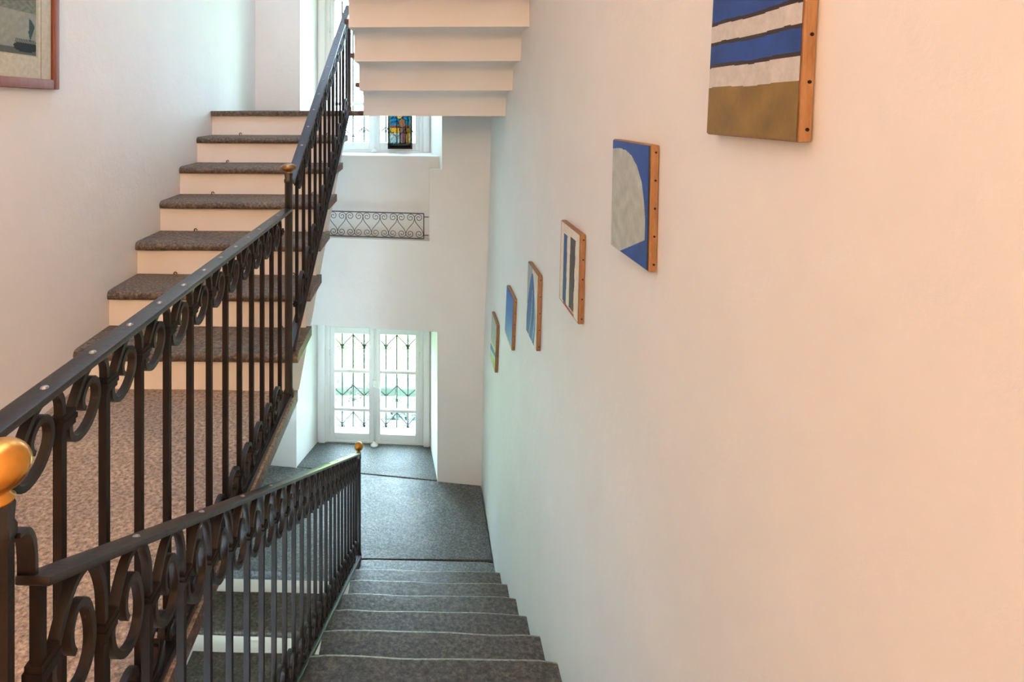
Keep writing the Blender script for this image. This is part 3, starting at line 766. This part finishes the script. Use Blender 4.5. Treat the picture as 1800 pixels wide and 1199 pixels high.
# climbing vine on the garden wall side
vn = empty('climbing_vine', (-1.05, 8.6, -4.7)); tag(vn, 'sparse reddish climbing vine behind the upper left pane of the lower window', 'vine')
bm = BM(); bl = BM()
for k in range(5):
    x = random.uniform(-0.25, 0.35); pts = [Vector((x * 0.3, 0, 0))]
    for j in range(1, 9): pts.append(Vector((x + 0.12 * sin(j * 1.3 + k), 0.05 * cos(j + k), j * 0.21)))
    tube(bm, pts, 0.005, 4)
    for p in pts[4:]:
        for q in range(5): leaf(bl, p + Vector((random.uniform(-.06, .06), 0, random.uniform(-.1, .1))), Vector((random.uniform(-1, 1), -0.4, random.uniform(-.4, 1))), 0.06, 0.016)
link('stem', bm, M['stem'], vn); o = link('foliage', bl, M['vine'], vn); o['kind'] = 'stuff'
# tree beyond the upper window
tr = empty('garden_tree', (-3.6, 16, -4.7)); tag(tr, 'tree with olive foliage beyond the upper window', 'tree')
bm = BM(); tube(bm, [(0, 0, 0), (0.1, 0, 2), (0.3, 0.2, 4.2)], lambda t: 0.16 - 0.09 * t, 8); link('trunk', bm, M['stem'], tr, smooth=True)
bl = BM()
for k in range(1600):
    a = random.uniform(0, 2 * pi); e = random.uniform(-1, 1); r = 1.3 * random.random() ** 0.4
    p = Vector((r * cos(a) * sqrt(1 - e * e), r * sin(a) * sqrt(1 - e * e), 4.6 + r * e * 1.1)); leaf(bl, p, Vector((random.uniform(-1, 1), random.uniform(-1, 1), random.uniform(-.5, 1))), 0.2, 0.04)
o = link('foliage', bl, M['olive'], tr); o['kind'] = 'stuff'

# ---------------------------------------------------------------- paintings on the right wall
def nz(u, v, s=1.0): return 0.5 + 0.25 * sin(u * 13.1 * s + 3 * sin(v * 7.3 * s)) + 0.25 * sin(v * 17.7 * s + 2 * sin(u * 9.1 * s))
def mul(c, k): return tuple(x * k for x in c)
BLUE = srgb(28, 72, 158); CREAM = srgb(232, 222, 205); GREYW = srgb(205, 205, 205); OLIVE = srgb(138, 110, 44); DK = srgb(52, 34, 30)
def pc1(u, v):
    w_ = 0.004 * sin(u * 9)
    v = v + w_
    e = [0.335, 0.458, 0.592, 0.722]
    for i in (0, 1, 2):
        if abs(v - e[i]) < 0.011: return DK
    if v < e[0] or e[1] < v < e[2]: 
        return mul(BLUE, 0.8 + 0.4 * nz(u, v))
    if v < e[3]: return mul(srgb(208, 205, 202), 0.95 + 0.08 * nz(u, v))
    return mul(OLIVE, 0.85 + 0.3 * nz(u, v))
def pc2(u, v):
    P = [(-.1, 0.09), (0.2, 0.065), (0.38, 0.07), (0.55, 0.11), (0.70, 0.19), (0.82, 0.31), (0.89, 0.48), (0.92, 0.62), (0.92, 0.77), (0.70, 0.85), (0.28, 1.0), (0.2, 1.02), (-.1, 1.02)]
    if in_poly(u, v, P): return mul(srgb(186, 192, 184), 0.9 + 0.2 * nz(u, v, 1.6))
    if u > 0.97: return DK
    return mul(srgb(34, 76, 165), 0.85 + 0.3 * nz(u, v))
def pc3(u, v):
    if 0.19 < u < 0.38 + 0.01 * sin(v * 20) and 0.13 < v < 0.965: return mul(srgb(22, 72, 130), 0.9 + 0.2 * nz(u, v))
    if 0.55 - 0.02 * v < u < 0.82 - 0.05 * v + 0.01 * sin(v * 23) and 0.10 < v < 0.955: return mul(srgb(70, 52, 44), 0.7 + 0.5 * nz(u, v, 2))
    if v > 0.962 and 0.22 < u < 0.80: return srgb(170, 60, 50)
    if u < 0.02 or v > 0.99: return srgb(180, 140, 90)
    return srgb(238, 226, 208)
def pc4(u, v):
    xl = 0.50 - 0.62 * (max(0, v - 0.06)) ** 0.6; xr = 0.55 + 0.34 * sin(min(1, max(0, (v - 0.06) / 0.7)) * pi / 2)
    if v > 0.75: xr = 0.89 - 0.35 * (v - 0.75)
    if v > 0.07 and xl < u < xr:
        for q in (0.42, 0.78):
            c = xl + (xr - xl) * (q + 0.25 * (1 - v))
            if v > 0.3 and abs(u - c) < 0.016: return srgb(190, 200, 205)
        return mul(srgb(30, 84, 150), 0.85 + 0.35 * nz(u, v)) if u < xl + (xr - xl) * 0.9 else mul(srgb(80, 120, 170), 1)
    if u < 0.5 and v < 0.6: return srgb(165, 170, 168)
    return srgb(226, 216, 200)
def pc5(u, v):
    if v > 0.955 + 0.02 * u: return srgb(225, 165, 70) if v > 0.975 else srgb(238, 205, 120)
    t = max(0, v - 0.4) * (0.4 + u); b = srgb(34, 108, 190); l = srgb(140, 175, 205)
    return tuple(x * (1 - t) + y * t for x, y in zip(b, l))
def pc6(u, v):
    g = srgb(172, 178, 172); y_ = srgb(222, 214, 110)
    k = v + 0.10 * u
    if k < 0.58: return g
    if k < 0.70: t = (k - 0.58) / 0.12; return tuple(a * (1 - t) + b * t for a, b in zip(g, y_))
    if k < 0.84 - 0.05 * u: return srgb(24, 96, 165)
    if k < 0.88: return srgb(150, 185, 190)
    return srgb(160, 175, 90)
def painting(label, ynear, yfar, zb, zt, colf, n=64, tacks=5):
    """front sheet faces -x; ynear is the edge nearer the camera (right side in the photo)"""
    zc = (zb + zt) / 2; xb_, xt_ = xw(zb), xw(zt)
    lean = (xt_ - xb_) / (zt - zb)
    root = empty('painting', (xw(zc), (ynear + yfar) / 2, zb)); tag(root, label, 'painting', 'small canvases hung down the right wall')
    W = yfar - ynear; Hh = zt - zb; th = 0.0195
    base = lambda z: xw(zc) + lean * (z - zc)
    inv = -Vector(root.location)
    bm = BM(); box(bm, -th, 0.0, ynear, yfar, zb, zt, lambda x, y, z: tuple(Vector((base(z) + x - 0.001, y, z)) + inv)); bevel(bm, 0.004, 2)
    link('stretcher', bm, M['wood'], root, angle=40)
    xo = -th - 0.0022
    p = lambda y, z: tuple(Vector((base(z) + xo, y, z)) + inv)
    e = 0.003
    design_mesh('canvas', n, n, p(yfar - e, zt - e), p(ynear + e, zt - e), p(yfar - e, zb + e), colf, M['canvas'], root)
    for k in range(tacks):
        z = zb + Hh * (0.06 + 0.88 * k / (tacks - 1))
        bm = BM(); tube(bm, [Vector((base(z) - th * 0.45, ynear + 0.001, z)) + inv, Vector((base(z) - th * 0.45, ynear - 0.0012, z)) + inv], 0.0028, 8); link('tack', bm, M['tack'], root)
    return root
painting('nearest and largest canvas, blue and white stripes over an olive band', 0.951, 1.252, -0.049, 0.265, pc1, 220)
painting('canvas with a pale grey rounded shape on deep blue, second from the near end', 1.552, 1.858, -0.39, -0.086, pc2, 170)
painting('cream canvas with one blue and one dark brown upright bar', 2.215, 2.515, -0.737, -0.43, pc3, 80)
painting('canvas with a tall blue arched shape and thin white lines', 2.965, 3.25, -1.112, -0.765, pc4, 70)
painting('plain bright blue canvas with a yellow bottom edge', 3.70, 4.00, -1.385, -1.09, pc5, 60)
painting('farthest and lowest canvas, grey sky over yellow and blue bands', 4.40, 4.70, -1.80, -1.475, pc6, 50, 4)

# ---------------------------------------------------------------- framed print on the left wall
pf = empty('framed_print', (XL, 2.1, 0.07)); tag(pf, 'framed harbour print in a reddish wood frame on the left wall', 'picture')
inv = -Vector(pf.location)
PY0, PY1, PZ0, PZ1 = 1.62, 2.523, 0.076, 0.72
fw = 0.038
for (a, b, c, d) in ((PY0, PY0 + fw, PZ0, PZ1), (PY1 - fw, PY1, PZ0, PZ1), (PY0 + fw, PY1 - fw, PZ0, PZ0 + fw), (PY0 + fw, PY1 - fw, PZ1 - fw, PZ1)):
    bm = BM(); box(bm, XL + 0.001, XL + 0.024, a, b, c, d); bevel(bm, 0.005, 2); link('frame', bm, M['redwood'], pf, loc=inv, angle=40)
def prc(u, v):
    # u 0..1 left (near) to right (far), v top to bottom
    paper = srgb(252, 248, 242)
    if u < 0.10 or u > 0.90 or v < 0.12 or v > 0.86: 
        if 0.92 < u < 0.925 or (0.88 < v < 0.885 and False): return srgb(205, 175, 140)
        return paper
    if u > 0.885 or v > 0.85: return srgb(235, 228, 215)
    sky = srgb(222, 224, 220)
    x = (u - 0.1) / 0.785; y = (v - 0.12) / 0.73
    if hypot((x - 0.90) / 0.11, (y - 0.93) / 0.05) < 1 and y > 0.9: return srgb(60, 74, 82)
    if y > 0.86 and 0.80 < x < 1.0 and y < 0.93 and (sin(x * 420) * sin(y * 300)) > 0.1: return srgb(70, 80, 86)
    if in_poly(x, y, [(0.93, 0.66), (0.985, 0.74), (0.94, 0.87), (0.925, 0.8)]): return srgb(74, 108, 120)
    if y > 0.94: return srgb(120, 132, 138)
    if y > 0.62: return mul(srgb(188, 196, 196), 0.93 + 0.1 * nz(x, y, 4))
    h = 0.40 + 0.07 * sin(x * 9) + 0.03 * sin(x * 23)
    if y > h: return mul(srgb(150, 160, 156), 0.8 + 0.4 * nz(x, y, 7))
    return mul(sky, 0.96 + 0.06 * nz(x, y, 2))
o = design_mesh('print', 170, 120, (XL + 0.010, PY0 + fw, PZ1 - fw), (XL + 0.010, PY1 - fw, PZ1 - fw), (XL + 0.010, PY0 + fw, PZ0 + fw), prc, M['print'], pf); o.location = inv
bm = BM(); box(bm, XL + 0.014, XL + 0.016, PY0 + fw - 0.004, PY1 - fw + 0.004, PZ0 + fw - 0.004, PZ1 - fw + 0.004); link('pane', bm, M['glass'], pf, loc=inv)
